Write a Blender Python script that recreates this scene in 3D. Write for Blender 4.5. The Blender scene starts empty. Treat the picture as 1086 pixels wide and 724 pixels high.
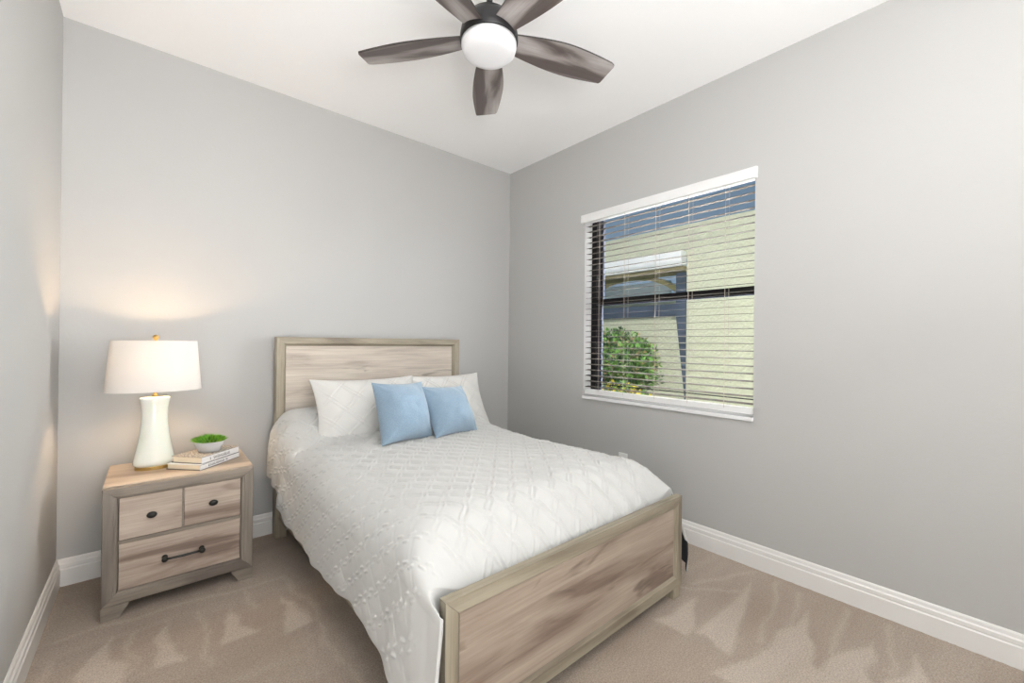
import bpy, bmesh, math, random
import numpy as np
from mathutils import Vector, Matrix, noise as mnoise
random.seed(4)
PI = math.pi
SC = bpy.context.scene
COL = SC.collection

# ---------------------------------------------------------------- camera
cam_d = bpy.data.cameras.new('camera'); cam = bpy.data.objects.new('camera', cam_d); COL.objects.link(cam)
F, YAW, PIT, ROL = 446.05, 0.707734, 0.002666, 0.011012
fw = Vector((math.sin(YAW)*math.cos(PIT), math.cos(YAW)*math.cos(PIT), math.sin(PIT)))
rt = Vector((math.cos(YAW), -math.sin(YAW), 0)); up = rt.cross(fw)
r2 = rt*math.cos(ROL)+up*math.sin(ROL); u2 = -rt*math.sin(ROL)+up*math.cos(ROL)
cam.matrix_world = Matrix(((r2.x, u2.x, -fw.x, .3525), (r2.y, u2.y, -fw.y, -3.0622), (r2.z, u2.z, -fw.z, 1.2415), (0, 0, 0, 1)))
cam_d.sensor_fit = 'HORIZONTAL'; cam_d.sensor_width = 36; cam_d.lens = F/1086*36; cam_d.clip_start = .02
SC.camera = cam
SC.view_settings.view_transform = 'Standard'; SC.view_settings.look = 'None'
SC.view_settings.gamma = 1; SC.view_settings.use_curve_mapping = False
SC.view_settings.exposure = 0.18

# ---------------------------------------------------------------- world and lights
w = bpy.data.worlds.new('sky'); SC.world = w; w.use_nodes = True
nt = w.node_tree; nt.nodes.clear()
wo = nt.nodes.new('ShaderNodeOutputWorld'); bg = nt.nodes.new('ShaderNodeBackground')
tc = nt.nodes.new('ShaderNodeTexCoord'); sp = nt.nodes.new('ShaderNodeSeparateXYZ'); cr = nt.nodes.new('ShaderNodeValToRGB')
nt.links.new(tc.outputs['Generated'], sp.inputs[0]); nt.links.new(sp.outputs['Z'], cr.inputs[0])
cr.color_ramp.elements[0].position = 0.0; cr.color_ramp.elements[0].color = (.22, .31, .40, 1)
cr.color_ramp.elements[1].position = .6; cr.color_ramp.elements[1].color = (.07, .12, .19, 1)
nt.links.new(cr.outputs[0], bg.inputs[0]); bg.inputs[1].default_value = 1.0
nt.links.new(bg.outputs[0], wo.inputs[0])

def lamp(name, kind, loc, energy, color=(1, 1, 1), direction=None, **kw):
    d = bpy.data.lights.new(name, kind); d.energy = energy; d.color = color
    for k, v in kw.items(): setattr(d, k, v)
    o = bpy.data.objects.new(name, d); COL.objects.link(o); o.location = loc
    if direction is not None: o.rotation_euler = Vector(direction).to_track_quat('-Z', 'Y').to_euler()
    return o
lamp('sun', 'SUN', (0, 0, 10), 2.0, (1, .97, .90), direction=(.66, .18, -.72), angle=.01)
# unseen area lights added to brighten the room, not fixtures of the house
# fills behind and above the camera, and a hidden panel outside the window
lamp('hall_fill', 'AREA', (1.0, -7.3, 1.45), 16, (1, .997, .995), direction=(.05, 1, .0), shape='RECTANGLE', size=2.8, size_y=2.2)  # added fill panel at the hall end, out of view
lamp('ceiling_fill', 'AREA', (1.0, -4.9, 1.25), 58, (1, .997, .995), direction=(-.05, .45, .9), shape='DISK', size=1.3)  # added uplight behind the camera, brightens the ceiling
lamp('upward_fill', 'AREA', (.35, -3.7, 1.25), 62, (1, .997, .995), direction=(-.12, .34, .93), shape='DISK', size=.8)  # added upward fill near the left wall, out of frame
lamp('low_fill', 'AREA', (.26, -3.3, .3), 9, (1, .997, .995), direction=(.1, .7, .7), shape='DISK', size=.6)  # added low fill for the left drape of the bed
lamp('overhead_fill', 'AREA', (1.15, -2.75, 2.83), 7, (1, .997, .995), direction=(0, 0.001, -1), shape='DISK', size=.7)  # added fill disc under the ceiling, out of frame, no fixture there
lamp('window_fill', 'AREA', (4.75, -2.22, 1.45), 1080, (.99, .995, 1), direction=(-1, .22, 0), shape='RECTANGLE', size=1.3, size_y=1.7, spread=.85)  # added panel outside, hidden beside the opening, boosts daylight on the left wall

# ---------------------------------------------------------------- material helpers
def srgb(*c):
    return tuple((x/255/12.92 if x/255 <= .04045 else ((x/255+.055)/1.055)**2.4) for x in c)+(1,)
def mat(name, color, rough=.5, metal=0, **kw):
    m = bpy.data.materials.new(name); m.use_nodes = True
    b = m.node_tree.nodes['Principled BSDF']
    b.inputs['Base Color'].default_value = color; b.inputs['Roughness'].default_value = rough; b.inputs['Metallic'].default_value = metal
    for k, v in kw.items(): b.inputs[k].default_value = v
    return m
def N(m, t, **kw):
    n = m.node_tree.nodes.new(t)
    for k, v in kw.items(): setattr(n, k, v)
    return n
def L(m, a, b): m.node_tree.links.new(a, b)
def B(m): return m.node_tree.nodes['Principled BSDF']
def bump(m, scale, strength, dist=.002, detail=3, coord='Object', stretch=(1, 1, 1)):
    t = N(m, 'ShaderNodeTexCoord'); mp = N(m, 'ShaderNodeMapping'); mp.inputs['Scale'].default_value = stretch
    n = N(m, 'ShaderNodeTexNoise'); n.inputs['Scale'].default_value = scale; n.inputs['Detail'].default_value = detail
    bp = N(m, 'ShaderNodeBump'); bp.inputs['Strength'].default_value = strength; bp.inputs['Distance'].default_value = dist
    L(m, t.outputs[coord], mp.inputs[0]); L(m, mp.outputs[0], n.inputs['Vector']); L(m, n.outputs['Fac'], bp.inputs['Height']); L(m, bp.outputs[0], B(m).inputs['Normal'])
    return n
def vary(m, node, c0, c1, lo=.35, hi=.65):
    r = N(m, 'ShaderNodeValToRGB'); r.color_ramp.elements[0].position = lo; r.color_ramp.elements[1].position = hi
    r.color_ramp.elements[0].color = c0; r.color_ramp.elements[1].color = c1
    L(m, node.outputs['Fac'], r.inputs[0]); L(m, r.outputs[0], B(m).inputs['Base Color']); return r
def wood(name, axis, base, light, dark, knots=True, rough=.5, off=(0, 0, 0), fine=1.0):
    """weathered wood, grain running along the axis (0,1,2) of object space"""
    m = mat(name, base, rough)
    t = N(m, 'ShaderNodeTexCoord')
    def mapped(along, across):
        mp = N(m, 'ShaderNodeMapping'); s = [across]*3; s[axis] = along
        mp.inputs['Scale'].default_value = s; mp.inputs['Location'].default_value = off
        L(m, t.outputs['Object'], mp.inputs[0]); return mp
    n1 = N(m, 'ShaderNodeTexNoise'); n1.inputs['Scale'].default_value = 1; n1.inputs['Detail'].default_value = 5; n1.inputs['Distortion'].default_value = .6
    L(m, mapped(1.3, 9).outputs[0], n1.inputs['Vector'])
    n2 = N(m, 'ShaderNodeTexNoise'); n2.inputs['Scale'].default_value = 1; n2.inputs['Detail'].default_value = 6; n2.inputs['Distortion'].default_value = .3
    L(m, mapped(4, 120*fine).outputs[0], n2.inputs['Vector'])
    r1 = N(m, 'ShaderNodeValToRGB'); e = r1.color_ramp.elements
    e[0].position = .36; e[0].color = dark; e[1].position = .64; e[1].color = light
    k = e.new(.46); k.color = base
    L(m, n1.outputs['Fac'], r1.inputs[0])
    mix = N(m, 'ShaderNodeMix', data_type='RGBA', blend_type='MULTIPLY'); mix.inputs[0].default_value = .55
    r2_ = N(m, 'ShaderNodeValToRGB'); r2_.color_ramp.elements[0].position = .3; r2_.color_ramp.elements[0].color = (.72, .70, .68, 1); r2_.color_ramp.elements[1].position = .6; r2_.color_ramp.elements[1].color = (1.06, 1.06, 1.06, 1)
    L(m, n2.outputs['Fac'], r2_.inputs[0]); L(m, r1.outputs[0], mix.inputs[6]); L(m, r2_.outputs[0], mix.inputs[7])
    out = mix.outputs[2]
    if knots:
        v = N(m, 'ShaderNodeTexNoise'); v.inputs['Scale'].default_value = 1; v.inputs['Detail'].default_value = 2; v.inputs['Distortion'].default_value = 1.4
        L(m, mapped(2.6, 11).outputs[0], v.inputs['Vector'])
        rk = N(m, 'ShaderNodeValToRGB'); rk.color_ramp.elements[0].position = .62; rk.color_ramp.elements[0].color = (0, 0, 0, 1); rk.color_ramp.elements[1].position = .72; rk.color_ramp.elements[1].color = (.62, .62, .62, 1)
        L(m, v.outputs['Fac'], rk.inputs[0])
        m2 = N(m, 'ShaderNodeMix', data_type='RGBA'); m2.inputs[7].default_value = tuple(c*.45 for c in dark[:3])+(1,)
        L(m, rk.outputs[0], m2.inputs[0]); L(m, out, m2.inputs[6]); out = m2.outputs[2]
    L(m, out, B(m).inputs['Base Color'])
    bp = N(m, 'ShaderNodeBump'); bp.inputs['Strength'].default_value = .25; bp.inputs['Distance'].default_value = .0015
    L(m, n2.outputs['Fac'], bp.inputs['Height']); L(m, bp.outputs[0], B(m).inputs['Normal'])
    return m

# ---------------------------------------------------------------- mesh helpers
def obj(name, bm, mats, parent=None, smooth=False, loc=None):
    me = bpy.data.meshes.new(name); bm.normal_update(); bm.to_mesh(me); bm.free()
    if not isinstance(mats, (list, tuple)): mats = [mats]
    for m in mats: me.materials.append(m)
    if smooth:
        me.polygons.foreach_set('use_smooth', [True]*len(me.polygons))
    o = bpy.data.objects.new(name, me); COL.objects.link(o)
    if parent: o.parent = parent
    if loc: o.location = loc
    return o
def nobj(name, V, Fc, mats, parent=None, smooth=True, midx=None):
    me = bpy.data.meshes.new(name); me.from_pydata([tuple(v) for v in V], [], [tuple(int(i) for i in f) for f in Fc])
    if not isinstance(mats, (list, tuple)): mats = [mats]
    for m in mats: me.materials.append(m)
    if smooth: me.polygons.foreach_set('use_smooth', [True]*len(me.polygons))
    if midx is not None: me.polygons.foreach_set('material_index', midx)
    me.update()
    o = bpy.data.objects.new(name, me); COL.objects.link(o)
    if parent: o.parent = parent
    return o
def tag(o, label=None, cat=None, group=None, kind=None):
    if label: o['label'] = label
    if cat: o['category'] = cat
    if group: o['group'] = group
    if kind: o['kind'] = kind
    return o
def thing(name, loc, label, cat, group=None, rz=0):
    o = bpy.data.objects.new(name, None); COL.objects.link(o); o.location = loc; o.rotation_euler = (0, 0, rz)
    o.empty_display_size = .1
    return tag(o, label, cat, group)
def struct(name, bm, m, **kw): return tag(obj(name, bm, m, **kw), kind='structure')
def box(bm, x0, x1, y0, y1, z0, z1, mi=0, bev=0):
    vs = [bm.verts.new(p) for p in ((x0, y0, z0), (x1, y0, z0), (x1, y1, z0), (x0, y1, z0), (x0, y0, z1), (x1, y0, z1), (x1, y1, z1), (x0, y1, z1))]
    fs = [bm.faces.new([vs[i] for i in q]) for q in ((0, 3, 2, 1), (4, 5, 6, 7), (0, 1, 5, 4), (1, 2, 6, 5), (2, 3, 7, 6), (3, 0, 4, 7))]
    for f in fs: f.material_index = mi
    if bev:
        es = {e for f in fs for e in f.edges}
        r = bmesh.ops.bevel(bm, geom=list(es), offset=bev, segments=2, affect='EDGES', profile=.5)
        for f in r['faces']: f.material_index = mi
    return bm
def bx(*a, **k): return box(bmesh.new(), *a, **k)
def lathe(bm, prof, seg=40, sx=1, sy=1, c=(0, 0, 0), cap0=True, cap1=True, mi=0):
    rings = []
    for r, z in prof:
        rings.append([bm.verts.new((c[0]+r*sx*math.cos(2*PI*i/seg), c[1]+r*sy*math.sin(2*PI*i/seg), c[2]+z)) for i in range(seg)])
    for a, b in zip(rings, rings[1:]):
        for i in range(seg):
            f = bm.faces.new((a[i], a[(i+1) % seg], b[(i+1) % seg], b[i])); f.material_index = mi
    if cap0: bm.faces.new(rings[0][::-1]).material_index = mi
    if cap1: bm.faces.new(rings[-1]).material_index = mi
    return bm
def tube(bm, pts, r, seg=10, mi=0):
    pts = [Vector(p) for p in pts]; rings = []
    for i, p in enumerate(pts):
        d = (pts[min(i+1, len(pts)-1)]-pts[max(i-1, 0)]).normalized()
        a = d.orthogonal().normalized() if i == 0 else (prev-d*prev.dot(d)).normalized()
        prev = a; b = d.cross(a)
        rr = r[i] if isinstance(r, (list, tuple)) else r
        rings.append([bm.verts.new(p+a*rr*math.cos(2*PI*k/seg)+b*rr*math.sin(2*PI*k/seg)) for k in range(seg)])
    for a, b in zip(rings, rings[1:]):
        for i in range(seg): bm.faces.new((a[i], a[(i+1) % seg], b[(i+1) % seg], b[i])).material_index = mi
    bm.faces.new(rings[0][::-1]); bm.faces.new(rings[-1])
    return bm
def prism(bm, poly, axis, a, b, mi=0):
    """poly in the two other axes (in order), extruded along axis from a to b"""
    def P(p, t):
        q = list(p); q.insert(axis, t); return q
    v0 = [bm.verts.new(P(p, a)) for p in poly]; v1 = [bm.verts.new(P(p, b)) for p in poly]
    n = len(poly); fs = [bm.faces.new(v0), bm.faces.new(v1[::-1])]
    for i in range(n): fs.append(bm.faces.new((v0[i], v1[i], v1[(i+1) % n], v0[(i+1) % n])))
    for f in fs: f.material_index = mi
    bmesh.ops.recalc_face_normals(bm, faces=fs)
    return bm
def miter_frame(bm, x0, x1, z0, z1, wd, prof, yback, sides='LTRB', gap=.0006, wb=None):
    """picture frame in the xz plane facing -y; prof = [(inward 0..1, y)], mi 0 = horizontal boards, 1 = upright boards"""
    wb = wb or wd
    def corner(ix, iz, d):
        x = x0+d*wd if ix == 0 else x1-d*wd
        z = z0+d*wb if iz == 0 else z1-d*wd
        return x, z
    C4 = [(0, 0), (1, 0), (1, 1), (0, 1)]
    names = 'BRTL'
    for k in range(4):
        if names[k] not in sides: continue
        a, b = C4[k], C4[(k+1) % 4]
        full = [(prof[0][0], yback)]+list(prof)+[(prof[-1][0], yback)]
        ra, rb = [], []
        for d, y in full:
            xa, za = corner(*a, d); xb, zb = corner(*b, d)
            dv = Vector((xb-xa, 0, zb-za)).normalized()*gap
            ra.append(bm.verts.new((xa+dv.x, y, za+dv.z))); rb.append(bm.verts.new((xb-dv.x, y, zb-dv.z)))
        n = len(full); fs = []
        for i in range(n): fs.append(bm.faces.new((ra[i], rb[i], rb[(i+1) % n], ra[(i+1) % n])))
        fs += [bm.faces.new(ra[::-1]), bm.faces.new(rb)]
        for f in fs: f.material_index = 0 if k in (0, 2) else 1
        bmesh.ops.recalc_face_normals(bm, faces=fs)
    return bm

# ---------------------------------------------------------------- room shell
W, H, Y0, TH = 2.9277, 2.845, -4.40, .15
def wallmat(name, c):
    m = mat(name, c, .85); bump(m, 60, .12, .004, 4); return m
wall_m = wallmat('wall_paint', (.478, .475, .464, 1))
ceil_m = wallmat('ceiling_paint', (.955, .955, .955, 1))
trim_m = mat('trim_paint', (.80, .79, .77, 1), .35)
WY0, WY1, WZ0, WZ1 = -2.148, -.920, .835, 2.24   # window opening

struct('wall_back', bx(-TH, W+TH, 0, TH, -.05, H+.1), wall_m)
struct('wall_left', bx(-TH, 0, Y0, 0, -.05, H+.1), wall_m)
bm = bmesh.new()
box(bm, W, W+TH, Y0, WY0, -.05, H+.1); box(bm, W, W+TH, WY1, 0, -.05, H+.1)
box(bm, W, W+TH, WY0, WY1, -.05, WZ0-.02); box(bm, W, W+TH, WY0, WY1, WZ1, H+.1)
struct('wall_right', bm, wall_m)
bm = bmesh.new()
box(bm, -TH, .05, Y0-TH, Y0, -.05, H+.1); box(bm, 2.75, W+TH, Y0-TH, Y0, -.05, H+.1); box(bm, -.75, -TH, Y0-TH, Y0, -.05, H+.1)
struct('wall_front', bm, wall_m)
struct('ceiling', bx(-.9, W+TH+.6, -7.75, TH, H, H+.12), ceil_m)
bm = bmesh.new(); box(bm, -.9, -.75, -7.6, Y0, -.05, H+.1); box(bm, W+TH+.45, W+TH+.6, -7.6, Y0, -.05, H+.1); box(bm, -.9, W+TH+.6, -7.75, -7.6, -.05, H+.1); box(bm, W+TH, W+TH+.45, Y0-TH, Y0, -.05, H+.1)
struct('wall_hall', bm, wall_m)

# carpet: pile lay (vacuum strokes) stored with the carpet
def in_poly(X, Y, poly):
    """soft signed inside measure of a convex polygon"""
    n = len(poly); area = sum(poly[i][0]*poly[(i+1) % n][1]-poly[(i+1) % n][0]*poly[i][1] for i in range(n))
    sg = 1 if area > 0 else -1; d = np.full(X.shape, 9.)
    for i in range(n):
        ax, ay = poly[i]; bx_, by = poly[(i+1) % n]; l = math.hypot(bx_-ax, by-ay)
        d = np.minimum(d, sg*((bx_-ax)*(Y-ay)-(by-ay)*(X-ax))/l)
    return d
def vnoise(X, Y, s, seed=0):
    xs, ys = X*s+seed*17.3, Y*s+seed*9.1
    xi, yi = np.floor(xs), np.floor(ys); fx, fy = xs-xi, ys-yi
    fx = fx*fx*(3-2*fx); fy = fy*fy*(3-2*fy)
    h = lambda a, b: np.modf(np.abs(np.sin(a*127.1+b*311.7+seed)*43758.5453))[0]
    return (h(xi, yi)*(1-fx)+h(xi+1, yi)*fx)*(1-fy)+(h(xi, yi+1)*(1-fx)+h(xi+1, yi+1)*fx)*fy
st = .0125
gx = np.arange(0, W+st, st); gy = np.arange(Y0, 0+st, st)
X, Y = np.meshgrid(gx, gy); nx, ny = len(gx), len(gy)
wob = (vnoise(X, Y, 9, 1)-.5)*.05+(vnoise(X, Y, 30, 2)-.5)*.02
Xw, Yw = X+wob, Y+(vnoise(X, Y, 8, 5)-.5)*.05
T = np.zeros_like(X)
wedges = [[(2.74, -2.22), (2.15, -2.19), (2.13, -2.34)], [(2.70, -2.475), (2.22, -2.43), (2.2, -2.60)],
          [(2.68, -2.70), (2.30, -2.58), (2.36, -2.76)], [(2.72, -2.85), (2.40, -2.78), (2.40, -2.93)], [(2.40, -2.08), (2.08, -2.05), (2.10, -2.2)],
          [(2.26, -2.42), (1.98, -2.34), (1.95, -3.2), (2.42, -2.9)], [(.216, -.66), (.16, -.86), (.19, -1.2), (.31, -1.05)],
          [(.417, -.67), (.37, -.99), (.46, -1.03)], [(.647, -.75), (.58, -.99), (.70, -1.0)],
          [(2.70, -3.05), (2.40, -2.98), (2.40, -3.12)], [(2.70, -3.28), (2.40, -3.2), (2.38, -3.36)], [(.85, -.80), (.78, -1.1), (.9, -1.1)]]
for p in wedges: T = np.maximum(T, np.clip((in_poly(Xw, Yw, p)+.008)/.02, 0, 1)*.85)
streaks = [((2.88, -2.31), (2.30, -2.40)), ((2.86, -2.58), (2.45, -2.61)), ((2.86, -2.42), (2.5, -2.45)), ((2.87, -2.74), (2.5, -2.78)), ((.06, -.55), (.9, -.60)),
           ((.715, -.63), (.71, -.82)), ((.9, -.62), (.95, -1.7)), ((2.4, -2.0), (2.62, -2.2)), ((.3, -.68), (.3, -.95)), ((.53, -.68), (.52, -1.1)), ((.05, -.7), (.1, -1.4)), ((2.88, -2.2), (2.5, -2.02))]
for (ax, ay), (bx_, by) in streaks:
    dx, dy = bx_-ax, by-ay; l2 = dx*dx+dy*dy
    t = np.clip(((Xw-ax)*dx+(Yw-ay)*dy)/l2, 0, 1); d = np.hypot(Xw-ax-t*dx, Yw-ay-t*dy)
    T = np.maximum(T, np.exp(-(d/.012)**2)*.45)
T += (vnoise(Xw, Yw, 3.2, 3)-.5)*.55+(vnoise(Xw*.6, Yw*5, 5, 7)-.5)*.25*(X < 1)+(vnoise(Xw*5, Yw*.6, 5, 8)-.5)*.0
T += (vnoise(Xw*.5, Yw*4, 6, 9)-.5)*.25*(X > 1)
Z = (vnoise(X, Y, 75, 4)-.5)*.004
V = np.stack([X, Y, Z-.0], -1).reshape(-1, 3)
I = np.arange(nx*ny).reshape(ny, nx)
Fc = np.stack([I[:-1, :-1], I[:-1, 1:], I[1:, 1:], I[1:, :-1]], -1).reshape(-1, 4)
carpet = mat('carpet', (.3, .25, .2, 1), .95)
B(carpet).inputs['Sheen Weight'].default_value = .15
at = N(carpet, 'ShaderNodeAttribute', attribute_name='pile')
rp = N(carpet, 'ShaderNodeValToRGB'); e = rp.color_ramp.elements
e[0].position = 0; e[0].color = srgb(158, 141, 125); e[1].position = 1; e[1].color = srgb(200, 188, 174)
L(carpet, at.outputs['Fac'], rp.inputs[0])
tcn = N(carpet, 'ShaderNodeTexCoord'); n1 = N(carpet, 'ShaderNodeTexNoise'); n1.inputs['Scale'].default_value = 170; n1.inputs['Detail'].default_value = 4
n1.inputs['Roughness'].default_value = .7
L(carpet, tcn.outputs['Object'], n1.inputs['Vector'])
r3 = N(carpet, 'ShaderNodeValToRGB'); r3.color_ramp.elements[0].position = .36; r3.color_ramp.elements[0].color = (.62, .61, .60, 1); r3.color_ramp.elements[1].position = .66; r3.color_ramp.elements[1].color = (1.22, 1.22, 1.22, 1)
L(carpet, n1.outputs['Fac'], r3.inputs[0])
mx = N(carpet, 'ShaderNodeMix', data_type='RGBA', blend_type='MULTIPLY'); mx.inputs[0].default_value = .8
L(carpet, rp.outputs[0], mx.inputs[6]); L(carpet, r3.outputs[0], mx.inputs[7]); L(carpet, mx.outputs[2], B(carpet).inputs['Base Color'])
bp = N(carpet, 'ShaderNodeBump'); bp.inputs['Strength'].default_value = .7; bp.inputs['Distance'].default_value = .006
L(carpet, n1.outputs['Fac'], bp.inputs['Height']); L(carpet, bp.outputs[0], B(carpet).inputs['Normal'])
fl = nobj('floor', V, Fc, carpet); tag(fl, kind='structure')
a = fl.data.attributes.new('pile', 'FLOAT', 'POINT'); a.data.foreach_set('value', np.clip(T*.62+.25, 0, 1).reshape(-1).astype(np.float32))
struct('trim_1', bx(-.9, W+TH+.0, -7.75, TH, -.12, -.012), mat('slab', (.5, .46, .42, 1), .9))   # concrete slab under the carpet

# baseboards: moulded profile (depth from wall, height)
BP = [(0, 0), (.016, 0), (.016, .082), (.012, .088), (.0135, .094), (.0135, .108), (.009, .114), (.0075, .128), (.004, .134), (0, .134)]
def baseboard(name, a, b, inward):
    a, b, n = Vector(a), Vector(b), Vector(inward); d = (b-a).normalized()
    bm = bmesh.new()
    r0 = [bm.verts.new(a+n*q+d*q*0+Vector((0, 0, z))) for q, z in BP]; r1 = [bm.verts.new(b+n*q+Vector((0, 0, z))) for q, z in BP]
    k = len(BP)
    for i in range(k): bm.faces.new((r0[i], r1[i], r1[(i+1) % k], r0[(i+1) % k]))
    bm.faces.new(r0[::-1]); bm.faces.new(r1); bmesh.ops.recalc_face_normals(bm, faces=bm.faces[:])
    struct(name, bm, trim_m)
baseboard('baseboard_back', (0, 0, 0), (W, 0, 0), (0, -1, 0))
baseboard('baseboard_left', (0, Y0, 0), (0, 0, 0), (1, 0, 0))
baseboard('baseboard_right', (W, Y0, 0), (W, 0, 0), (-1, 0, 0))

# ---------------------------------------------------------------- window
bronze = mat('bronze_frame', (.012, .011, .012, 1), .4)
bronze_side = mat('bronze_frame_side', (.03, .034, .048, 1), .7); B(bronze_side).inputs['Specular IOR Level'].default_value = .0; B(bronze).inputs['Specular IOR Level'].default_value = .1
glass = mat('window_glass', (1, 1, 1, 1), 0); B(glass).inputs['Transmission Weight'].default_value = 1; B(glass).inputs['IOR'].default_value = 1.01
XF = W+.09
wroot = bpy.data.objects.new('window_1', None); COL.objects.link(wroot); wroot.location = (W+.12, (WY0+WY1)/2, WZ0); wroot['kind'] = 'structure'
def wl(bm):   # shift into the window's local space
    bmesh.ops.translate(bm, verts=bm.verts[:], vec=(-wroot.location.x, -wroot.location.y, -wroot.location.z)); return bm
bm = bmesh.new()
box(bm, XF, XF+.06, WY1-.045, WY1, WZ0, WZ1); box(bm, XF, XF+.06, WY0, WY0+.018, WZ0, WZ1)
box(bm, XF, XF+.06, WY0+.018, WY1-.045, WZ0, WZ0+.026); box(bm, XF, XF+.06, WY0+.018, WY1-.045, WZ1-.016, WZ1)
obj('window_frame', wl(bm), bronze, wroot)
bm = bmesh.new()   # sashes
for z0, z1, xo in ((1.54, WZ1-.016, .035), (WZ0+.026, 1.585, .018)):
    box(bm, XF+xo, XF+xo+.02, WY1-.085, WY1-.045, z0, z1); box(bm, XF+xo, XF+xo+.02, WY0+.018, WY0+.028, z0, z1)
    box(bm, XF+xo, XF+xo+.02, WY0+.028, WY1-.085, z0, z0+.045 if xo > .03 else z0+.006); box(bm, XF+xo, XF+xo+.02, WY0+.028, WY1-.085, z1-.004 if xo > .03 else z1-.045, z1)
obj('sash', wl(bm), bronze_side, wroot)
bm = bx(XF-.002, XF+.016, WY0+.018, WY1-.045, 1.545, 1.588); box(bm, XF+.0, XF+.012, WY0+.018, WY1-.045, .921, .928)
obj('meeting_rail', wl(bm), bronze, wroot)
bm = bx(XF+.043, XF+.047, WY0+.022, WY1-.06, 1.585, WZ1-.03); box(bm, XF+.026, XF+.030, WY0+.022, WY1-.06, WZ0+.035, 1.54)
obj('pane', wl(bm), glass, wroot)
bm = bx(W-.018, W+.09, WY0-.0, WY1+.0, WZ0-.022, WZ0-.0, bev=.003); obj('window_sill', wl(bm), mat('white_sill', (.86, .86, .86, 1), .2), wroot)

# blinds
white_vinyl = mat('white_slats', (.80, .80, .79, 1), .4)
bl = thing('window_blinds', (W+.035, (WY0+WY1)/2, WZ1), 'white faux wood horizontal blinds lowered over the window with slats tilted open', 'blinds')
def bl_l(bm): bmesh.ops.translate(bm, verts=bm.verts[:], vec=-bl.location); return bm
bm = bx(W-.020, W-.004, WY0-.013, WY1+.028, 2.182, 2.247, bev=.004); box(bm, W-.004, W-.0005, WY0-.013, WY0+.005, 2.182, 2.247); box(bm, W-.004, W-.0005, WY1+.012, WY1+.028, 2.182, 2.247)
obj('valance', bl_l(bm), white_vinyl, bl)
obj('headrail', bl_l(bx(W+.008, W+.055, WY0+.004, WY1-.004, 2.19, 2.232)), white_vinyl, bl)
bm = bmesh.new(); zs = []; z = 2.158
while z > .905: zs.append(z); z -= .0432
for z in zs:
    n = 4; prev = None; t0 = .0014
    pts = [(W+.012+.045*i/n, z+.0045*i/n+.0012*(1-(2*i/n-1)**2)-.001) for i in range(n+1)]
    poly = pts+[(x, zz-.0018) for x, zz in pts[::-1]]
    prism(bm, [(x, zz) for x, zz in poly], 1, WY0+.006, WY1-.006)
slat_m = mat('slat_vinyl_backlit', (.09, .08, .07, 1), .8); B(slat_m).inputs['Specular IOR Level'].default_value = .05  # white slats coloured dark: their backlit shade is put into the base colour
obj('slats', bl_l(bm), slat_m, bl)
obj('bottom_rail', bl_l(bx(W+.010, W+.060, WY0+.006, WY1-.006, .848, .884, bev=.003)), white_vinyl, bl)
cord_m = mat('ladder_cord', (.42, .36, .30, 1), .8)
for y in (-1.055, -1.278, -1.526, -1.758, -1.984):
    bm = bmesh.new()
    for x in (W+.008, W+.062): tube(bm, [(x, y, .87), (x, y, 2.19)], .0011, 6)
    tube(bm, [(W+.035, y+.012, .87), (W+.035, y+.012, 2.19)], .0009, 6)
    obj('ladder_cord', bl_l(bm), cord_m, bl)

# ---------------------------------------------------------------- outside the window
GZ = -.12
grass = mat('lawn', (.14, .22, .06, 1), .95); nn = bump(grass, 30, .6, .03); vary(grass, nn, (.06, .10, .03, 1), (.2, .26, .09, 1))
struct('ground', bx(W+TH+.02, 16, -9, 12, GZ-.1, GZ), grass)
stucco = mat('cream_stucco', srgb(190, 192, 170), .9); bump(stucco, 28, .9, .02, 3)
nx0 = 6.10
nb = thing('neighboring_house', (nx0, -.125, GZ), 'pale cream stucco house with dark covered patio seen through the window', 'house')
def nl(bm): bmesh.ops.translate(bm, verts=bm.verts[:], vec=-nb.location); return bm
bm = bmesh.new(); box(bm, nx0, nx0+.2, -7, -.14, GZ, 2.945); box(bm, nx0, nx0+.2, -.14, 9, 2.50, 2.945)
obj('wall', nl(bm), stucco, nb)
bm = prism(bmesh.new(), [(nx0-.16, 2.56), (nx0, 2.56), (nx0, 2.35), (nx0-.12, 2.35), (nx0-.15, 2.42)], 1, -.13, 9)
obj('gutter', nl(bm), mat('white_gutter', (.85, .85, .85, 1), .4), nb)
obj('soffit', nl(bx(nx0-.10, nx0+.30, -.14, 9, 2.29, 2.345)), mat('olive_soffit', srgb(120, 112, 84), .8), nb)
dk = mat('dark_aluminium', srgb(62, 72, 88), .5)
obj('patio_post', nl(prism(bmesh.new(), [(-.14, GZ), (-.05, GZ), (-.066, .5), (.075, 1.68), (.075, 2.29), (-.14, 2.29)], 0, nx0+.10, nx0+.165)), dk, nb)
obj('patio_beam', nl(bx(nx0+.12, nx0+.165, .075, 9, 1.665, 1.84)), dk, nb)
bm = bx(nx0+3.3, nx0+3.5, -2, 9, GZ, 2.29)
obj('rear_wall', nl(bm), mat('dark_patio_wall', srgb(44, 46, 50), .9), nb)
obj('garden_wall', nl(bx(nx0+.17, nx0+.30, -.14, 9, GZ, 1.78)), stucco, nb)
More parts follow.
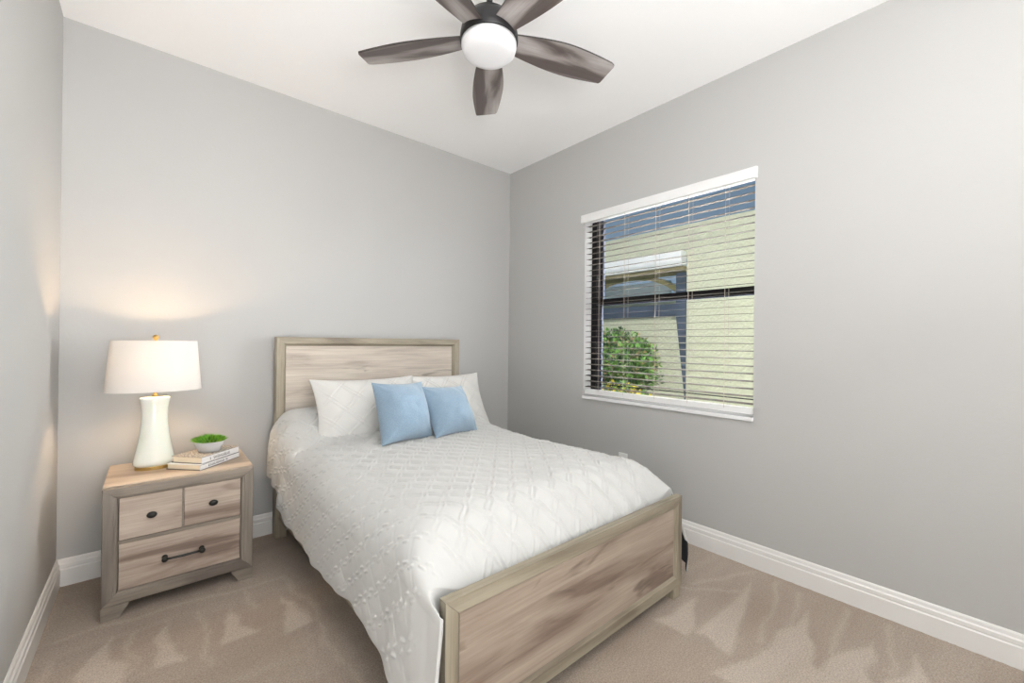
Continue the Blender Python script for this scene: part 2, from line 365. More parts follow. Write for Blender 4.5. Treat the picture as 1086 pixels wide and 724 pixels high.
# arched top of a pale archway inside the patio
def arch(bm, x0, x1, cy, cz, ry, rz, th, a0, a1, n=24):
    P = [[(cy+(ry-k*th)*math.cos(a0+(a1-a0)*i/n), cz+(rz-k*th)*math.sin(a0+(a1-a0)*i/n)) for i in range(n+1)] for k in (0, 1)]
    for i in range(n): prism(bm, [P[0][i], P[0][i+1], P[1][i+1], P[1][i]], 0, x0, x1)
    return bm
AX = nx0+.5
ar = arch(bmesh.new(), AX, AX+.14, 1.20, 1.72, 1.15, .70, .075, 0, PI)
obj('arch', nl(ar), mat('olive_arch', srgb(166, 156, 112), .8), nb)
bm = bx(AX+.2, AX+.25, .3, 3.2, 1.78, 2.02); obj('arch_infill', nl(bm), mat('pale_screen', srgb(150, 160, 138), .7), nb)
bm = bx(AX+.2, AX+.26, .3, 3.2, 2.02, 2.06); obj('arch_sill', nl(bm), mat('olive_sill', srgb(120, 108, 70), .8), nb)
bm = bx(AX+.2, AX+.25, .5, 3.2, 2.06, 2.29); obj('arch_infill', nl(bm), mat('pale_reflection', srgb(188, 200, 204), .6), nb)  # whitish reflection in the arch, put in as a pale panel

# shrub: many small leaves on stems
def leaf_verts(p, d, nrm, l, wd):
    s = d.cross(nrm).normalized()
    return [p, p+d*l*.45+s*wd, p+d*l+nrm*l*.1, p+d*l*.45-s*wd]
def shrub(name, loc, rx, ry, z0, z1, n, mats, label, seed, weights):
    rnd = random.Random(seed); root = thing(name, loc, label, 'shrub')
    V, Fs, M = [], [], []
    for i in range(n):
        u = Vector((rnd.gauss(0, 1), rnd.gauss(0, 1), rnd.gauss(0, 1))).normalized(); rr = (.55+.5*rnd.random())*(1+.18*mnoise.noise(u*2.2+Vector((seed, 0, 0))))
        p = Vector((u.x*rx*rr, u.y*ry*rr, (z0+z1)/2+u.z*(z1-z0)/2*rr))
        d = (u+Vector((rnd.uniform(-.9, .9), rnd.uniform(-.9, .9), rnd.uniform(-.4, .9)))).normalized()
        nn = (u.cross(d).cross(d)+Vector((rnd.uniform(-.4, .4),)*3)).normalized()
        k = len(V); V += leaf_verts(p, d, nn, rnd.uniform(.045, .075), rnd.uniform(.014, .022)); Fs.append((k, k+1, k+2, k+3))
        M.append(rnd.choices(range(len(mats)), weights)[0])
    nobj('foliage', V, Fs, mats, root, smooth=False, midx=M)
    bm = bmesh.new()
    for i in range(9):
        a = rnd.uniform(0, 2*PI); q = rnd.uniform(.2, .6)
        tube(bm, [(0.03*math.cos(a), .03*math.sin(a), 0), (rx*q*.5*math.cos(a), ry*q*.5*math.sin(a), (z0+z1)*.3), (rx*q*math.cos(a), ry*q*math.sin(a), (z0+z1)*.55)], [.012, .009, .005], 6)
    obj('stems', bm, mat('bark', (.12, .09, .06, 1), .9), root)
lm = [mat('leaf_green', (.15, .32, .06, 1), .45), mat('leaf_dark', (.035, .09, .025, 1), .4), mat('leaf_bronze', (.30, .24, .12, 1), .5), mat('leaf_yellow', (.80, .66, .08, 1), .5)]
shrub('rounded_shrub', (5.05, .30, GZ), .44, .56, .66, 1.50, 6000, lm[:3], 'rounded bushy green shrub outside the window in front of the cream garden wall', 5, (5, 4.5, 1.6))
shrub('low_croton', (4.45, -.22, GZ), .13, .36, .50, .90, 1500, lm, 'low yellow and dark green leafy plant under the rounded shrub', 8, (3, 4, 1, 4))

# ---------------------------------------------------------------- bed
LW = (srgb(146, 137, 119), srgb(164, 155, 137), srgb(122, 112, 97))           # frame wood
PW = (srgb(152, 136, 122), srgb(172, 157, 142), srgb(124, 107, 95))           # panel wood
frH = wood('frame_wood_horizontal', 0, *LW, knots=False); frV = wood('frame_wood_upright', 2, *LW, knots=False, off=(3, 1, 0)); frD = wood('frame_wood_lengthwise', 1, *LW, knots=False, off=(0, 4, 2))
pnH = wood('headboard_panel_wood_lit', 0, srgb(194, 183, 170), srgb(206, 197, 184), srgb(170, 158, 146), off=(1.3, 0, .35)); pnF = wood('footboard_panel_wood', 0, *PW, off=(7.1, 0, 2.2))  # headboard panel paler than the footboard's: its stronger light is put into the colour
HX0, HX1, FX0, FX1 = .945, 2.297, .998, 2.357
HY, FY = -.115, -2.030      # front face of headboard, outer face of footboard
bed = thing('bed', (1.64, -1.05, 0), 'weathered taupe wooden panel bed with mitred frame headboard and footboard', 'bed')
def bd(bm): bmesh.ops.translate(bm, verts=bm.verts[:], vec=-bed.location); return bm
bm = miter_frame(bmesh.new(), HX0, HX1, .40, 1.262, .056, [(0, HY), (.72, HY), (1, HY+.022)], -.045)
hb = obj('headboard', bd(bm), [frH, frV], bed)
obj('panel', bd(bx(HX0+.05, HX1-.05, -.088, -.060, .45, 1.212)), pnH, hb)
for x in (HX0, HX1-.066): obj('leg', bd(bx(x, x+.066, HY, -.045, 0, .40)), frV, bed)
bm = miter_frame(bmesh.new(), FX0, FX1, .056, .494, .056, [(0, FY), (.80, FY), (.82, FY+.004), (1, FY+.012)], FY+.034, wb=.052)
fb = obj('footboard', bd(bm), [frH, frV], bed)
obj('panel', bd(bx(FX0+.05, FX1-.05, FY+.013, FY+.030, .10, .445)), pnF, fb)
for x in (FX0+.004, FX1-.068): obj('leg', bd(bx(x, x+.062, FY+.003, FY+.06, 0, .056)), frV, bed)
for xa, xb in ((HX0+.022, FX0+.018), (HX1-.044, FX1-.040)):
    bm = bmesh.new(); v = []
    for z in (.125, .30):
        for (x, y) in ((xa, HY+.001), (xa+.025, HY+.001), (xb+.025, FY+.034), (xb, FY+.034)): v.append(bm.verts.new((x, y, z)))
    for q in ((3, 2, 1, 0), (4, 5, 6, 7), (0, 1, 5, 4), (1, 2, 6, 5), (2, 3, 7, 6), (3, 0, 4, 7)): bm.faces.new([v[i] for i in q])
    bmesh.ops.recalc_face_normals(bm, faces=bm.faces[:]); obj('side_rail', bd(bm), frD, bed)
bm = bmesh.new()
for i in range(9): box(bm, 1.03, 2.29, -1.95+i*.215, -1.88+i*.215, .18, .20)
obj('slats', bd(bm), frH, bed)
for x in (1.30, 2.0): obj('leg', bd(bx(x, x+.05, -1.1, -1.05, 0, .18)), frV, bed)
dark_fab = mat('dark_ticking', (.02, .02, .024, 1), .9)
tag(obj('box_spring', bx(1.035, 2.275, -1.95, -.13, .201, .40, bev=.015), dark_fab), 'black fabric box spring lying inside the wooden bed frame under the mattress', 'box spring')
tag(obj('mattress', bx(1.03, 2.27, -1.84, -.13, .401, .585, bev=.06), mat('mattress_ticking', (.7, .7, .68, 1), .9)), 'white mattress on the bed, hidden under the quilted comforter', 'mattress')

# comforter -------------------------------------------------------
def comforter():
    step = .0038
    A, R = .56, .15            # half width of the flat top, edge radius
    ARC = R*PI/2
    S = A+ARC+.27
    T1 = 1.84; EXT = .20
    s = np.arange(-S, S+step, step); t = np.arange(0, T1+EXT+step, step)
    Sg, Tg = np.meshgrid(s, t)
    y_head = -.125
    def base(Sg, Tg):
        sa = np.abs(Sg); sg = np.sign(Sg)
        tt = np.minimum(Tg, T1); e = np.maximum(Tg-T1, 0)          # e: distance past the foot end of the mattress
        k = tt/T1
        xc = (HX0+HX1)/2*(1-k)+(FX0+FX1)/2*k
        hump = .17*np.exp(-(np.maximum(tt-.05, 0)/.27)**2.2)
        ztop = .648+hump+.005*np.sin(tt*4.1+.6)
        th = np.clip((sa-A)/ARC, 0, 1)*PI/2
        ex = np.where(sa < A, sa, A+R*np.sin(th)); dz = np.where(sa < A, .016*(sa/A)**2, .016+R*(1-np.cos(th)))
        drop = np.maximum(sa-A-ARC, 0)
        flare = .016*np.sin(drop/.27*PI*.5)
        # hanging folds
        fold = (drop/.27)**1.2*(.008*np.sin(tt*9+sg*1.3)+.004*np.sin(tt*23+1+sg)+.003*np.sin(tt*41+2))
        headw = np.exp(-(tt/.35)**2)
        fold += headw*(.010*np.sin(tt*46+sa*6)+.006*np.sin(tt*80+sa*14))*np.clip((sa-.48)/.2, 0, 1)
        footw = np.clip((Tg-1.55)/.3, 0, 1)
        x = xc+sg*(ex+flare+fold+footw*.012*np.clip(drop/.2, 0, 1))
        dropl = drop*(.92+.55*np.clip((Tg-1.35)/.55, 0, 1)**1.5)
        z = ztop-dz-dropl
        y = y_head-tt
        # top tumbles down inside the footboard; the sides hang on past it
        wdn = np.clip(1-(sa-(A-.02))/(ARC*.9+.02), 0, 1); wdn = wdn*wdn*(3-2*wdn)
        q = np.clip((tt-(T1-.20))/.20, 0, 1)
        z -= wdn*(.175*q**2.1)+(1-wdn)*.03*q**2
        z -= wdn*e*1.0
        z -= (1-wdn)*e*.12
        y -= np.where(Sg < 0, (1-wdn)**6*e*.40, (1-wdn)**6*e*.05)
        y += wdn*e*.12
        # soft rumples on top
        r = (vnoise(Sg, Tg, 5, 11)-.5)*.016+(vnoise(Sg, Tg, 11, 12)-.5)*.008
        z += r*(.3+.7*wdn)
        x += np.where(Sg > 0, .115*np.clip((Tg-1.55)/.25, 0, 1)*np.clip(drop/.16, 0, 1), 0)
        x += sg*(1-wdn)*(vnoise(Sg, Tg, 6, 14)-.5)*.016
        # hem wave
        return np.stack([x, y, z], -1)
    P = base(Sg, Tg)
    dS = np.gradient(P, step, axis=1); dT = np.gradient(P, step, axis=0)
    Nn = np.cross(dS, -dT); Nn /= np.linalg.norm(Nn, axis=-1, keepdims=True)+1e-9
    # raised trellis of doubled cords
    al = math.radians(41); D = .084
    u1 = Sg*math.cos(al)+Tg*math.sin(al); u2_ = Sg*math.cos(al)-Tg*math.sin(al)
    def ridge(u, v, ph):
        uu = u+.0035*np.sin(v*2*PI/D+ph)
        d = np.abs((uu/D+.5) % 1-.5)*D
        return np.exp(-((d-.0095)/.0036)**2)
    ra = ridge(u1, u2_, 0); rb = ridge(u2_, u1, PI)
    side = np.clip((np.abs(Sg)-.50)/.12, 0, 1)
    dash = 1/(1+np.exp(-12*(np.sin(2*PI*u1/.052+3*np.floor(u2_/D))-.05)))
    h = .0098*np.maximum(ra, rb)*(1-side)*(.55+.45*np.clip((Tg-.1)/.3, 0, 1))+side*.0058*(np.maximum(rb*dash, ra*.12))
    # filling puffs in every diamond
    h += .006*(np.abs(np.sin(PI*u1/D)*np.sin(PI*u2_/D)))*(1-side*.6)
    h += .0012*(vnoise(Sg, Tg, 45, 15)-.5)
    edge = np.clip((np.minimum(np.minimum(S-np.abs(Sg), Tg), np.where(np.abs(Sg) > A*.9, T1-.02-Tg, T1+EXT-Tg)))/.04, 0, 1)
    h *= edge
    P = P+Nn*h[..., None]
    ns_, nt_ = len(s), len(t)
    I = np.arange(ns_*nt_).reshape(nt_, ns_)
    Fc = np.stack([I[:-1, :-1], I[1:, :-1], I[1:, 1:], I[:-1, 1:]], -1).reshape(-1, 4)
    return P.reshape(-1, 3), Fc
fabric = mat('comforter_cotton', srgb(200, 200, 197), .85); B(fabric).inputs['Sheen Weight'].default_value = .2; bump(fabric, 420, .18, .001)
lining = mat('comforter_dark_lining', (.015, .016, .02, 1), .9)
V, Fc = comforter()
c = nobj('comforter', V, Fc, [fabric, lining])
tag(c, 'white trellis quilted comforter spread over the bed and hanging down its sides', 'comforter')
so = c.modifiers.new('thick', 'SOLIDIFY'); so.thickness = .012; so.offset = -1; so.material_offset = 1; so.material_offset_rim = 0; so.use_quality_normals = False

# pillows ---------------------------------------------------------
def pillow(name, w_, h_, th_, mats, pat=False, seed=0, n=90, dark_back=False, pinch=.06):
    rnd = np.random.default_rng(seed); u = np.linspace(-1, 1, n); U, Vv = np.meshgrid(u, u)
    def side(sgn):
        X = w_/2*U*(1-pinch*(1-Vv**2)); Z = h_/2*Vv*(1-pinch*.9*(1-U**2))
        fat = ((1-np.abs(U)**2.2)*(1-np.abs(Vv)**2.2))**.62
        Y = sgn*th_/2*fat*(1+.10*(.0-Vv))
        edge = np.clip(fat*1.6, 0, 1)
        Y = Y+sgn*edge*((vnoise(X+seed, Z, 9, seed)-.5)*.022+(vnoise(X*1.0+seed, Z*1.0, 22, seed+3)-.5)*.008)
        rad = np.hypot(np.abs(U)-1, np.abs(Vv)-1)
        Y += sgn*np.exp(-(rad/.45)**2)*.006*np.sin(np.arctan2(1-np.abs(Vv), 1-np.abs(U)+1e-6)*9)*edge
        if pat:
            D = .115
            for uu in (X+Z, X-Z):
                d = np.abs((uu/1.414/D+.5) % 1-.5)*D
                Y = Y+sgn*.0042*np.exp(-((d-.009)/.0042)**2)*edge
        return np.stack([X, Y, Z], -1).reshape(-1, 3)
    Fp, Bk = side(-1), side(1)
    I = np.arange(n*n).reshape(n, n)
    q = np.stack([I[:-1, :-1], I[:-1, 1:], I[1:, 1:], I[1:, :-1]], -1).reshape(-1, 4)
    # bottom at z=0
    V = np.concatenate([Fp, Bk]); V[:, 2] += h_/2
    Fc = np.concatenate([q, q[:, ::-1]+n*n])
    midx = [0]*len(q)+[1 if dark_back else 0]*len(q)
    o = nobj(name, V, Fc, mats, midx=midx)
    bm = bmesh.new(); bm.from_mesh(o.data); bmesh.ops.remove_doubles(bm, verts=bm.verts[:], dist=.0004); bm.to_mesh(o.data); bm.free()
    o.data.polygons.foreach_set('use_smooth', [True]*len(o.data.polygons))
    return o
sham_m = mat('sham_cotton', srgb(210, 209, 205), .85); bump(sham_m, 380, .15, .001)
blue = mat('blue_linen', srgb(160, 186, 206), .9); nb_ = bump(blue, 300, .5, .0015, stretch=(1, 1, .25))
n2b = N(blue, 'ShaderNodeTexNoise'); n2b.inputs['Scale'].default_value = 90; vary(blue, n2b, srgb(118, 141, 160), srgb(140, 161, 178), .3, .7)
B(blue).inputs['Sheen Weight'].default_value = .3
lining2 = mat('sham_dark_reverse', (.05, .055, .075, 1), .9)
def put(o, x, y, z, tilt, rz, ry=0):
    o.rotation_mode = 'XYZ'
    o.matrix_world = Matrix.Translation((x, y, z)) @ Matrix.Rotation(rz, 4, 'Z') @ Matrix.Rotation(-tilt, 4, 'X') @ Matrix.Rotation(ry, 4, 'Y')
G = 'patterned white pillow shams at the headboard'
o = pillow('pillow_sham', .68, .44, .18, [sham_m, lining2], True, 1, n=190, dark_back=True, pinch=.09); put(o, 1.415, -.50, .600, math.radians(24), math.radians(-2))
tag(o, 'white quilted pillow sham on the left of the bed, behind the left blue cushion', 'pillow', G)
o = pillow('pillow_sham', .65, .43, .17, [sham_m, lining2], True, 6, n=190, dark_back=True, pinch=.09); put(o, 2.035, -.48, .605, math.radians(24), math.radians(2))
tag(o, 'white quilted pillow sham on the window side, mostly behind the right blue cushion', 'pillow', G)
G = 'small square blue throw pillows'
o = pillow('throw_pillow', .375, .375, .23, [blue], False, 3, pinch=.10); put(o, 1.515, -.78, .645, math.radians(22), math.radians(12), math.radians(3))
tag(o, 'light blue square throw pillow, the nearer to the nightstand, leaning on both white shams', 'throw pillow', G)
o = pillow('throw_pillow', .39, .35, .23, [blue], False, 9, pinch=.10); put(o, 1.850, -.79, .645, math.radians(30), math.radians(15), math.radians(4))
tag(o, 'light blue square throw pillow nearer the window, overlapping the other blue one', 'throw pillow', G)

# ---------------------------------------------------------------- nightstand
NX0, NX1, NYF, NYB, NZ = .193, .763, -.515, -.062, .583
ns = thing('nightstand', ((NX0+NX1)/2, (NYF+NYB)/2, 0), 'weathered wood three drawer nightstand with dark knobs, left of the bed', 'nightstand')
def nd(bm): bmesh.ops.translate(bm, verts=bm.verts[:], vec=-ns.location); return bm
nH = wood('nightstand_frame_horizontal', 0, srgb(132, 122, 110), srgb(150, 140, 128), srgb(106, 97, 88), knots=False, off=(5, 0, 1))
nV = wood('nightstand_frame_upright', 2, srgb(126, 117, 107), srgb(146, 137, 126), srgb(100, 92, 86), knots=False, off=(2, 0, 8))
ntop = wood('nightstand_top', 0, srgb(184, 166, 147), srgb(200, 184, 165), srgb(160, 142, 125), knots=False, off=(2, 7, 0))
ndr = [wood('drawer_front_wood', 0, srgb(170, 154, 140), srgb(192, 178, 163), srgb(126, 108, 96), off=o_) for o_ in ((.2, 0, .9), (4.1, 0, 3.2), (9.3, 0, 5.35))]
bm = miter_frame(bmesh.new(), NX0, NX1, .060, NZ-.004, .053, [(0, NYF+.004), (.06, NYF), (.72, NYF), (.76, NYF+.003), (.90, NYF+.004), (1, NYF+.012)], NYF+.03)
box(bm, NX0+.052, NX1-.052, NYF+.010, NYF+.03, .322, .337)
box(bm, .4710, .4770, NYF+.012, NYF+.03, .337, NZ-.05)
obj('front_frame', nd(bm), [nH, nV], ns)
obj('top', nd(bx(NX0, NX1, NYF+.03, NYB, NZ-.022, NZ, bev=.002)), ntop, ns)
bm = bmesh.new()
box(bm, NX0+.002, NX0+.02, NYF+.03, NYB, .058, NZ-.022); box(bm, NX1-.02, NX1-.002, NYF+.03, NYB, .058, NZ-.022)
box(bm, NX0+.02, NX1-.02, NYB-.012, NYB, .06, NZ-.022); box(bm, NX0+.02, NX1-.02, NYF+.03, NYB-.012, .06, .075)
obj('carcass', nd(bm), nV, ns)
for sgn, x in ((1, NX0), (-1, NX1)):
    obj('leg', nd(prism(bmesh.new(), [(x, 0), (x+sgn*.058, 0), (x+sgn*.095, .0595), (x, .0595)], 1, NYF, NYF+.035)), nH, ns)
    obj('leg', nd(prism(bmesh.new(), [(x, 0), (x+sgn*.058, 0), (x+sgn*.095, .0575), (x, .0575)], 1, NYB-.035, NYB)), nH, ns)
pewter = mat('dark_pewter', (.045, .045, .042, 1), .42, .85)
def drawer(x0, x1, z0, z1, m):
    return obj('drawer', nd(bx(x0+.0015, x1-.0015, NYF+.012, NYF+.045, z0+.0015, z1-.0015, bev=.0015)), m, ns)
d1 = drawer(.247, .471, .337, .529, ndr[0]); d2 = drawer(.477, .709, .337, .529, ndr[1]); d3 = drawer(.247, .709, .114, .322, ndr[2])
for d, x in ((d1, .360), (d2, .592)):
    bm = lathe(bmesh.new(), [(.006, 0), (.006, .010), (.017, .013), (.019, .018), (.016, .023), (.008, .026)], 28, 1, .78)
    bmesh.ops.rotate(bm, verts=bm.verts[:], matrix=Matrix.Rotation(PI/2, 3, 'X')); bmesh.ops.translate(bm, verts=bm.verts[:], vec=(x, NYF+.013, .432))
    obj('knob', nd(bm), pewter, d, smooth=True)
bm = tube(bmesh.new(), [(.408, NYF-.018, .2165), (.43, NYF-.022, .2165), (.478, NYF-.024, .2165), (.525, NYF-.022, .2165), (.548, NYF-.018, .2165)], [.0055, .005, .006, .005, .0055], 12)
for x in (.408, .548):
    b2 = lathe(bmesh.new(), [(.011, 0), (.011, .004), (.006, .008), (.006, .026), (.012, .030), (.012, .037), (.006, .040)], 20)
    bmesh.ops.rotate(b2, verts=b2.verts[:], matrix=Matrix.Rotation(PI/2, 3, 'X')); bmesh.ops.translate(b2, verts=b2.verts[:], vec=(x, NYF+.013, .2165))
    me = bpy.data.meshes.new('tmp'); b2.to_mesh(me); b2.free(); bm.from_mesh(me); bpy.data.meshes.remove(me)
obj('handle', nd(bm), pewter, d3, smooth=True)

# ---------------------------------------------------------------- table lamp
lp = thing('table_lamp', (.367, -.245, NZ), 'white ceramic table lamp with glowing white oval shade and brass base on nightstand', 'lamp')
brass = mat('brass', (.55, .38, .14, 1), .32, 1)
oy = .62
obj('base', lathe(bmesh.new(), [(.076, .0005), (.076, .014), (.073, .016)], 64, 1, oy), brass, lp)
cer = mat('celadon_ceramic', srgb(232, 236, 226), .12); B(cer).inputs['Coat Weight'].default_value = .5; B(cer).inputs['Subsurface Weight'].default_value = .1; B(cer).inputs['Subsurface Scale'].default_value = .02
prof = [(.074, .016), (.0835, .028), (.082, .045), (.074, .085), (.066, .13), (.0585, .18), (.0535, .23), (.0520, .27), (.0535, .305), (.0575, .335), (.0605, .350), (.0600, .358), (.056, .362), (.02, .364)]
obj('body', lathe(bmesh.new(), prof, 64, 1, oy), cer, lp, smooth=True)
obj('neck', lathe(bmesh.new(), [(.012, .364), (.012, .372), (.007, .376), (.007, .42), (.014, .423), (.014, .455), (.009, .458)], 24), brass, lp, smooth=True)
shade_m = bpy.data.materials.new('linen_shade'); shade_m.use_nodes = True
sn = shade_m.node_tree; sn.nodes.clear(); so_ = sn.nodes.new('ShaderNodeOutputMaterial'); mxs = sn.nodes.new('ShaderNodeMixShader'); df = sn.nodes.new('ShaderNodeBsdfDiffuse'); tr = sn.nodes.new('ShaderNodeBsdfTranslucent')
df.inputs[0].default_value = (.70, .68, .65, 1); tr.inputs[0].default_value = (.95, .80, .62, 1); mxs.inputs[0].default_value = .022
sn.links.new(df.outputs[0], mxs.inputs[1]); sn.links.new(tr.outputs[0], mxs.inputs[2]); sn.links.new(mxs.outputs[0], so_.inputs[0])
ZB, ZT = .395, .648
o = obj('lamp_shade', lathe(bmesh.new(), [(.191, ZB), (.1905, ZB+.006), (.171, ZT-.006), (.171, ZT)], 72, 1, oy, cap0=False, cap1=False), shade_m, lp, smooth=True)
bm = bmesh.new()
for a in (0, 2*PI/3, 4*PI/3): tube(bm, [(0, 0, ZT-.012), (.168*math.cos(a), .168*oy*math.sin(a), ZT-.012)], .0018, 6)
tube(bm, [(.0, .012, .40), (.0, .045, .46), (0, .045, .58), (0, .0, ZT-.012)], .0018, 6); tube(bm, [(.0, -.012, .40), (.0, -.045, .46), (0, -.045, .58), (0, .0, ZT-.012)], .0018, 6)
obj('harp', bm, brass, lp)
obj('finial', lathe(bmesh.new(), [(.005, ZT-.012), (.005, ZT+.004), (.011, ZT+.010), (.0135, ZT+.018), (.011, ZT+.027), (.004, ZT+.031)], 24), brass, lp, smooth=True)
bulb = mat('warm_bulb', (1, .9, .7, 1), .5); B(bulb).inputs['Emission Color'].default_value = (1, .72, .42, 1); B(bulb).inputs['Emission Strength'].default_value = 5
bo = obj('bulb', lathe(bmesh.new(), [(.012, .458), (.016, .475), (.028, .50), (.030, .52), (.024, .54), (.008, .55)], 24), bulb, lp, smooth=True)
pl = lamp('bulb_light', 'POINT', (0, 0, 0), 32.0, (1, .70, .42), shadow_soft_size=.035); pl.parent = lp; pl.location = (0, 0, .525)
bulb_vis = bo
# ---------------------------------------------------------------- books and planter
paper = mat('book_pages', srgb(240, 226, 200), .8); nbk = bump(paper, 1, .5, .0006, stretch=(10, 10, 900))
cov_w = mat('white_spine', (.82, .82, .82, 1), .4); blk = mat('black_ink', (.02, .02, .02, 1), .5)
cov_top = mat('photo_cover', (.5, .45, .4, 1), .35); vn = N(cov_top, 'ShaderNodeTexNoise'); vn.inputs['Scale'].default_value = 28; vary(cov_top, vn, srgb(70, 55, 40), srgb(225, 215, 200), .42, .58)
def book(loc, rz, lx, ly, h, top_m, label, seed):
    r = thing('book', loc, label, 'book', 'books stacked on the nightstand', rz)
    t = .0022
    bm = bx(0, lx, 0, ly, 0, t); box(bm, 0, lx, 0, ly, h-t, h, mi=1); 
    obj('cover', bm, [blk, top_m], r)
    obj('spine', bx(0, lx, -.0025, -.0003, 0, h), cov_w, r)
    obj('pages', bx(.004, lx-.004, .0005, ly-.005, t+.0002, h-t-.0002), paper, r)
    rnd = random.Random(seed); bm = bmesh.new()
    box(bm, 0, lx, -.0031, -.0025, 0, .0018); box(bm, 0, lx, -.0031, -.0025, h-.0015, h)
    x = .05
    while x < lx*.72:
        ww = rnd.uniform(.003, .006); hh = rnd.uniform(.3, .48)
        if rnd.random() < .8: box(bm, x, x+ww, -.0031, -.0025, h*(.5-hh/2), h*(.5-hh/2)+h*hh*.25); box(bm, x, x+.0018, -.0031, -.0025, h*(.5-hh/2), h*(.5+hh/2))
        x += ww+.003
    obj('spine_lettering', bm, blk, r)
    return r
book((.541, -.449, NZ+.0005), math.radians(44), .262, .185, .027, cov_w, 'lower book of the stack, large white hardback under the other book', 2)
book((.548, -.432, NZ+.0280), math.radians(42), .240, .170, .033, cov_top, 'upper white hardback with photo cover, carrying the small planter', 5)
pz = NZ+.0280+.0335
pp = thing('potted_grass', (.590, -.305, pz), 'small bright green grass plant in a pale grey oval bowl on the books', 'plant', rz=-.5)
pot_m = mat('grey_stoneware', srgb(196, 196, 196), .6); bump(pot_m, 90, .2, .001)
obj('bowl', lathe(bmesh.new(), [(.046, 0), (.050, .002), (.062, .030), (.068, .052), (.0665, .054), (.063, .052), (.058, .035)], 48, 1, .72), pot_m, pp, smooth=True)
obj('soil', lathe(bmesh.new(), [(.058, .036), (.062, .044), (.03, .048)], 32, 1, .72), mat('soil', (.05, .07, .02, 1), .9), pp)
V, Fs, M = [], [], []
rnd = random.Random(3)
for i in range(1500):
    a = rnd.uniform(0, 2*PI); q = math.sqrt(rnd.random()); x, y = .056*q*math.cos(a), .040*q*math.sin(a)
    out = Vector((x/.056, y/.040, 0)); l = rnd.uniform(.032, .046)*(1.35-.45*q)
    d = (out*rnd.uniform(.3, 1.15)+Vector((rnd.uniform(-.35, .35), rnd.uniform(-.35, .35), 1.0))).normalized()
    p = Vector((x, y, .044)); s_ = d.cross(Vector((rnd.uniform(-1, 1), rnd.uniform(-1, 1), .1))).normalized()*.0016
    m_ = p+d*l*.6; tip = p+d*l+out*l*.18-Vector((0, 0, .004))
    k = len(V); V += [p-s_, p+s_, m_+s_, tip, m_-s_]; Fs.append((k, k+1, k+2, k+3, k+4)); M.append(rnd.choice((0, 0, 1, 2)))
gm = [mat('grass_bright', (.16, .42, .04, 1), .5), mat('grass_dark', (.06, .22, .03, 1), .5), mat('grass_yellow', (.32, .55, .05, 1), .5)]
g = nobj('grass', V, Fs, gm, pp, smooth=False, midx=M); g['kind'] = 'stuff'

# ---------------------------------------------------------------- ceiling fan
FC = Vector((1.412, -1.655, 0)); BZ = 2.505
fan = thing('ceiling_fan', (FC.x, FC.y, H), 'five blade ceiling fan with dark housing, weathered wood blades and frosted round light', 'ceiling fan')
def fz(z): return z-H
dm = mat('dark_bronze', (.03, .029, .03, 1), .38, .7)
obj('canopy', lathe(bmesh.new(), [(.02, fz(2.765)), (.045, fz(2.775)), (.066, fz(2.81)), (.068, fz(2.844))], 40), dm, fan, smooth=True)
obj('downrod', lathe(bmesh.new(), [(.0125, fz(2.64)), (.0125, fz(2.77))], 24), dm, fan)
obj('motor_housing', lathe(bmesh.new(), [(.117, fz(2.492)), (.121, fz(2.497)), (.121, fz(2.515)), (.119, fz(2.53)), (.112, fz(2.56)), (.095, fz(2.59)), (.06, fz(2.615)), (.03, fz(2.64)), (.015, fz(2.65))], 64), dm, fan, smooth=True)
gl = mat('frosted_glass', (.66, .66, .67, 1), .35); B(gl).inputs['Emission Color'].default_value = (1, .98, .96, 1); B(gl).inputs['Emission Strength'].default_value = .06
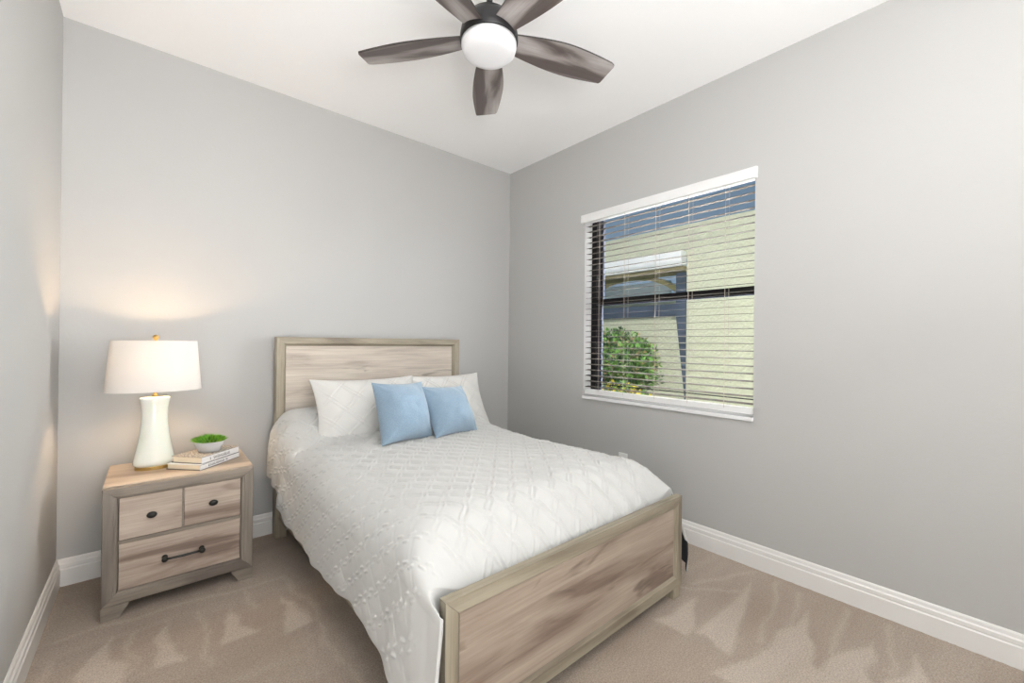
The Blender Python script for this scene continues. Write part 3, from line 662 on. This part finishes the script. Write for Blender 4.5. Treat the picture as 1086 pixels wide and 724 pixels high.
obj('light_cover', lathe(bmesh.new(), [(.04, fz(2.438)), (.075, fz(2.440)), (.100, fz(2.447)), (.110, fz(2.457)), (.115, fz(2.475)), (.115, fz(2.4915))], 64), gl, fan, smooth=True)
BW = wood('blade_wood', 0, srgb(134, 127, 124), srgb(170, 164, 162), srgb(84, 75, 72), knots=False, off=(2, 3, 0), rough=.45)
dge = mat('blade_edge', (.03, .025, .022, 1), .6)
def blade():
    # outline along +x (local), leading edge curved, angled tip
    r0, r1 = .105, .578; n = 26; topE, botE = [], []
    for i in range(n+1):
        k = i/n; x = r0+(r1-r0)*k
        wl_ = .044+.034*math.sin(min(k/.62, 1)*PI/2)-.014*max(0, (k-.62)/.38)**1.6
        wr_ = .048+.030*math.sin(min(k/.55, 1)*PI/2)-.024*max(0, (k-.5)/.5)**1.7
        topE.append((x-.000*k, wl_)); botE.append((x+.0*k, -wr_))
    tip = [(r1+.010, .030), (r1+.012, .0), (r1+.004, -.030)]
    poly = botE+[(r1+.016, -.047), (r1+.018, -.038), (r1+.006, .056)]+topE[::-1]
    bm = prism(bmesh.new(), poly, 2, -.004, .004)
    for f in bm.faces:
        f.material_index = 0 if abs(f.normal.z) > .5 else 1
    return bm
def blade_mesh():
    bm = blade(); bm.normal_update()
    for f in bm.faces: f.material_index = 0 if abs(f.normal.z) > .5 else 1
    return bm
first = None
for k in range(5):
    ang = math.radians(53.5+72*k)
    if first is None:
        first = obj('blade', blade_mesh(), [BW, dge], fan); o = first
    else:
        o = first.copy(); COL.objects.link(o)
    o.matrix_local = Matrix.Translation((0, 0, fz(BZ+.012))) @ Matrix.Rotation(ang, 4, 'Z') @ Matrix.Rotation(math.radians(-12), 4, 'X')

# ---------------------------------------------------------------- wall outlet
ot = thing('wall_outlet', (W, -1.294, .402), 'white electrical outlet plate low on the window wall just above the bed', 'outlet')
pm = mat('outlet_plastic', (.82, .82, .80, 1), .35)
obj('cover_plate', bx(-.006, -.0003, -.036, .036, -.058, .058, bev=.002), pm, ot)
for z in (-.02, .02): obj('socket', bx(-.008, -.0062, -.016, .016, z-.013, z+.013, bev=.001), pm, ot)
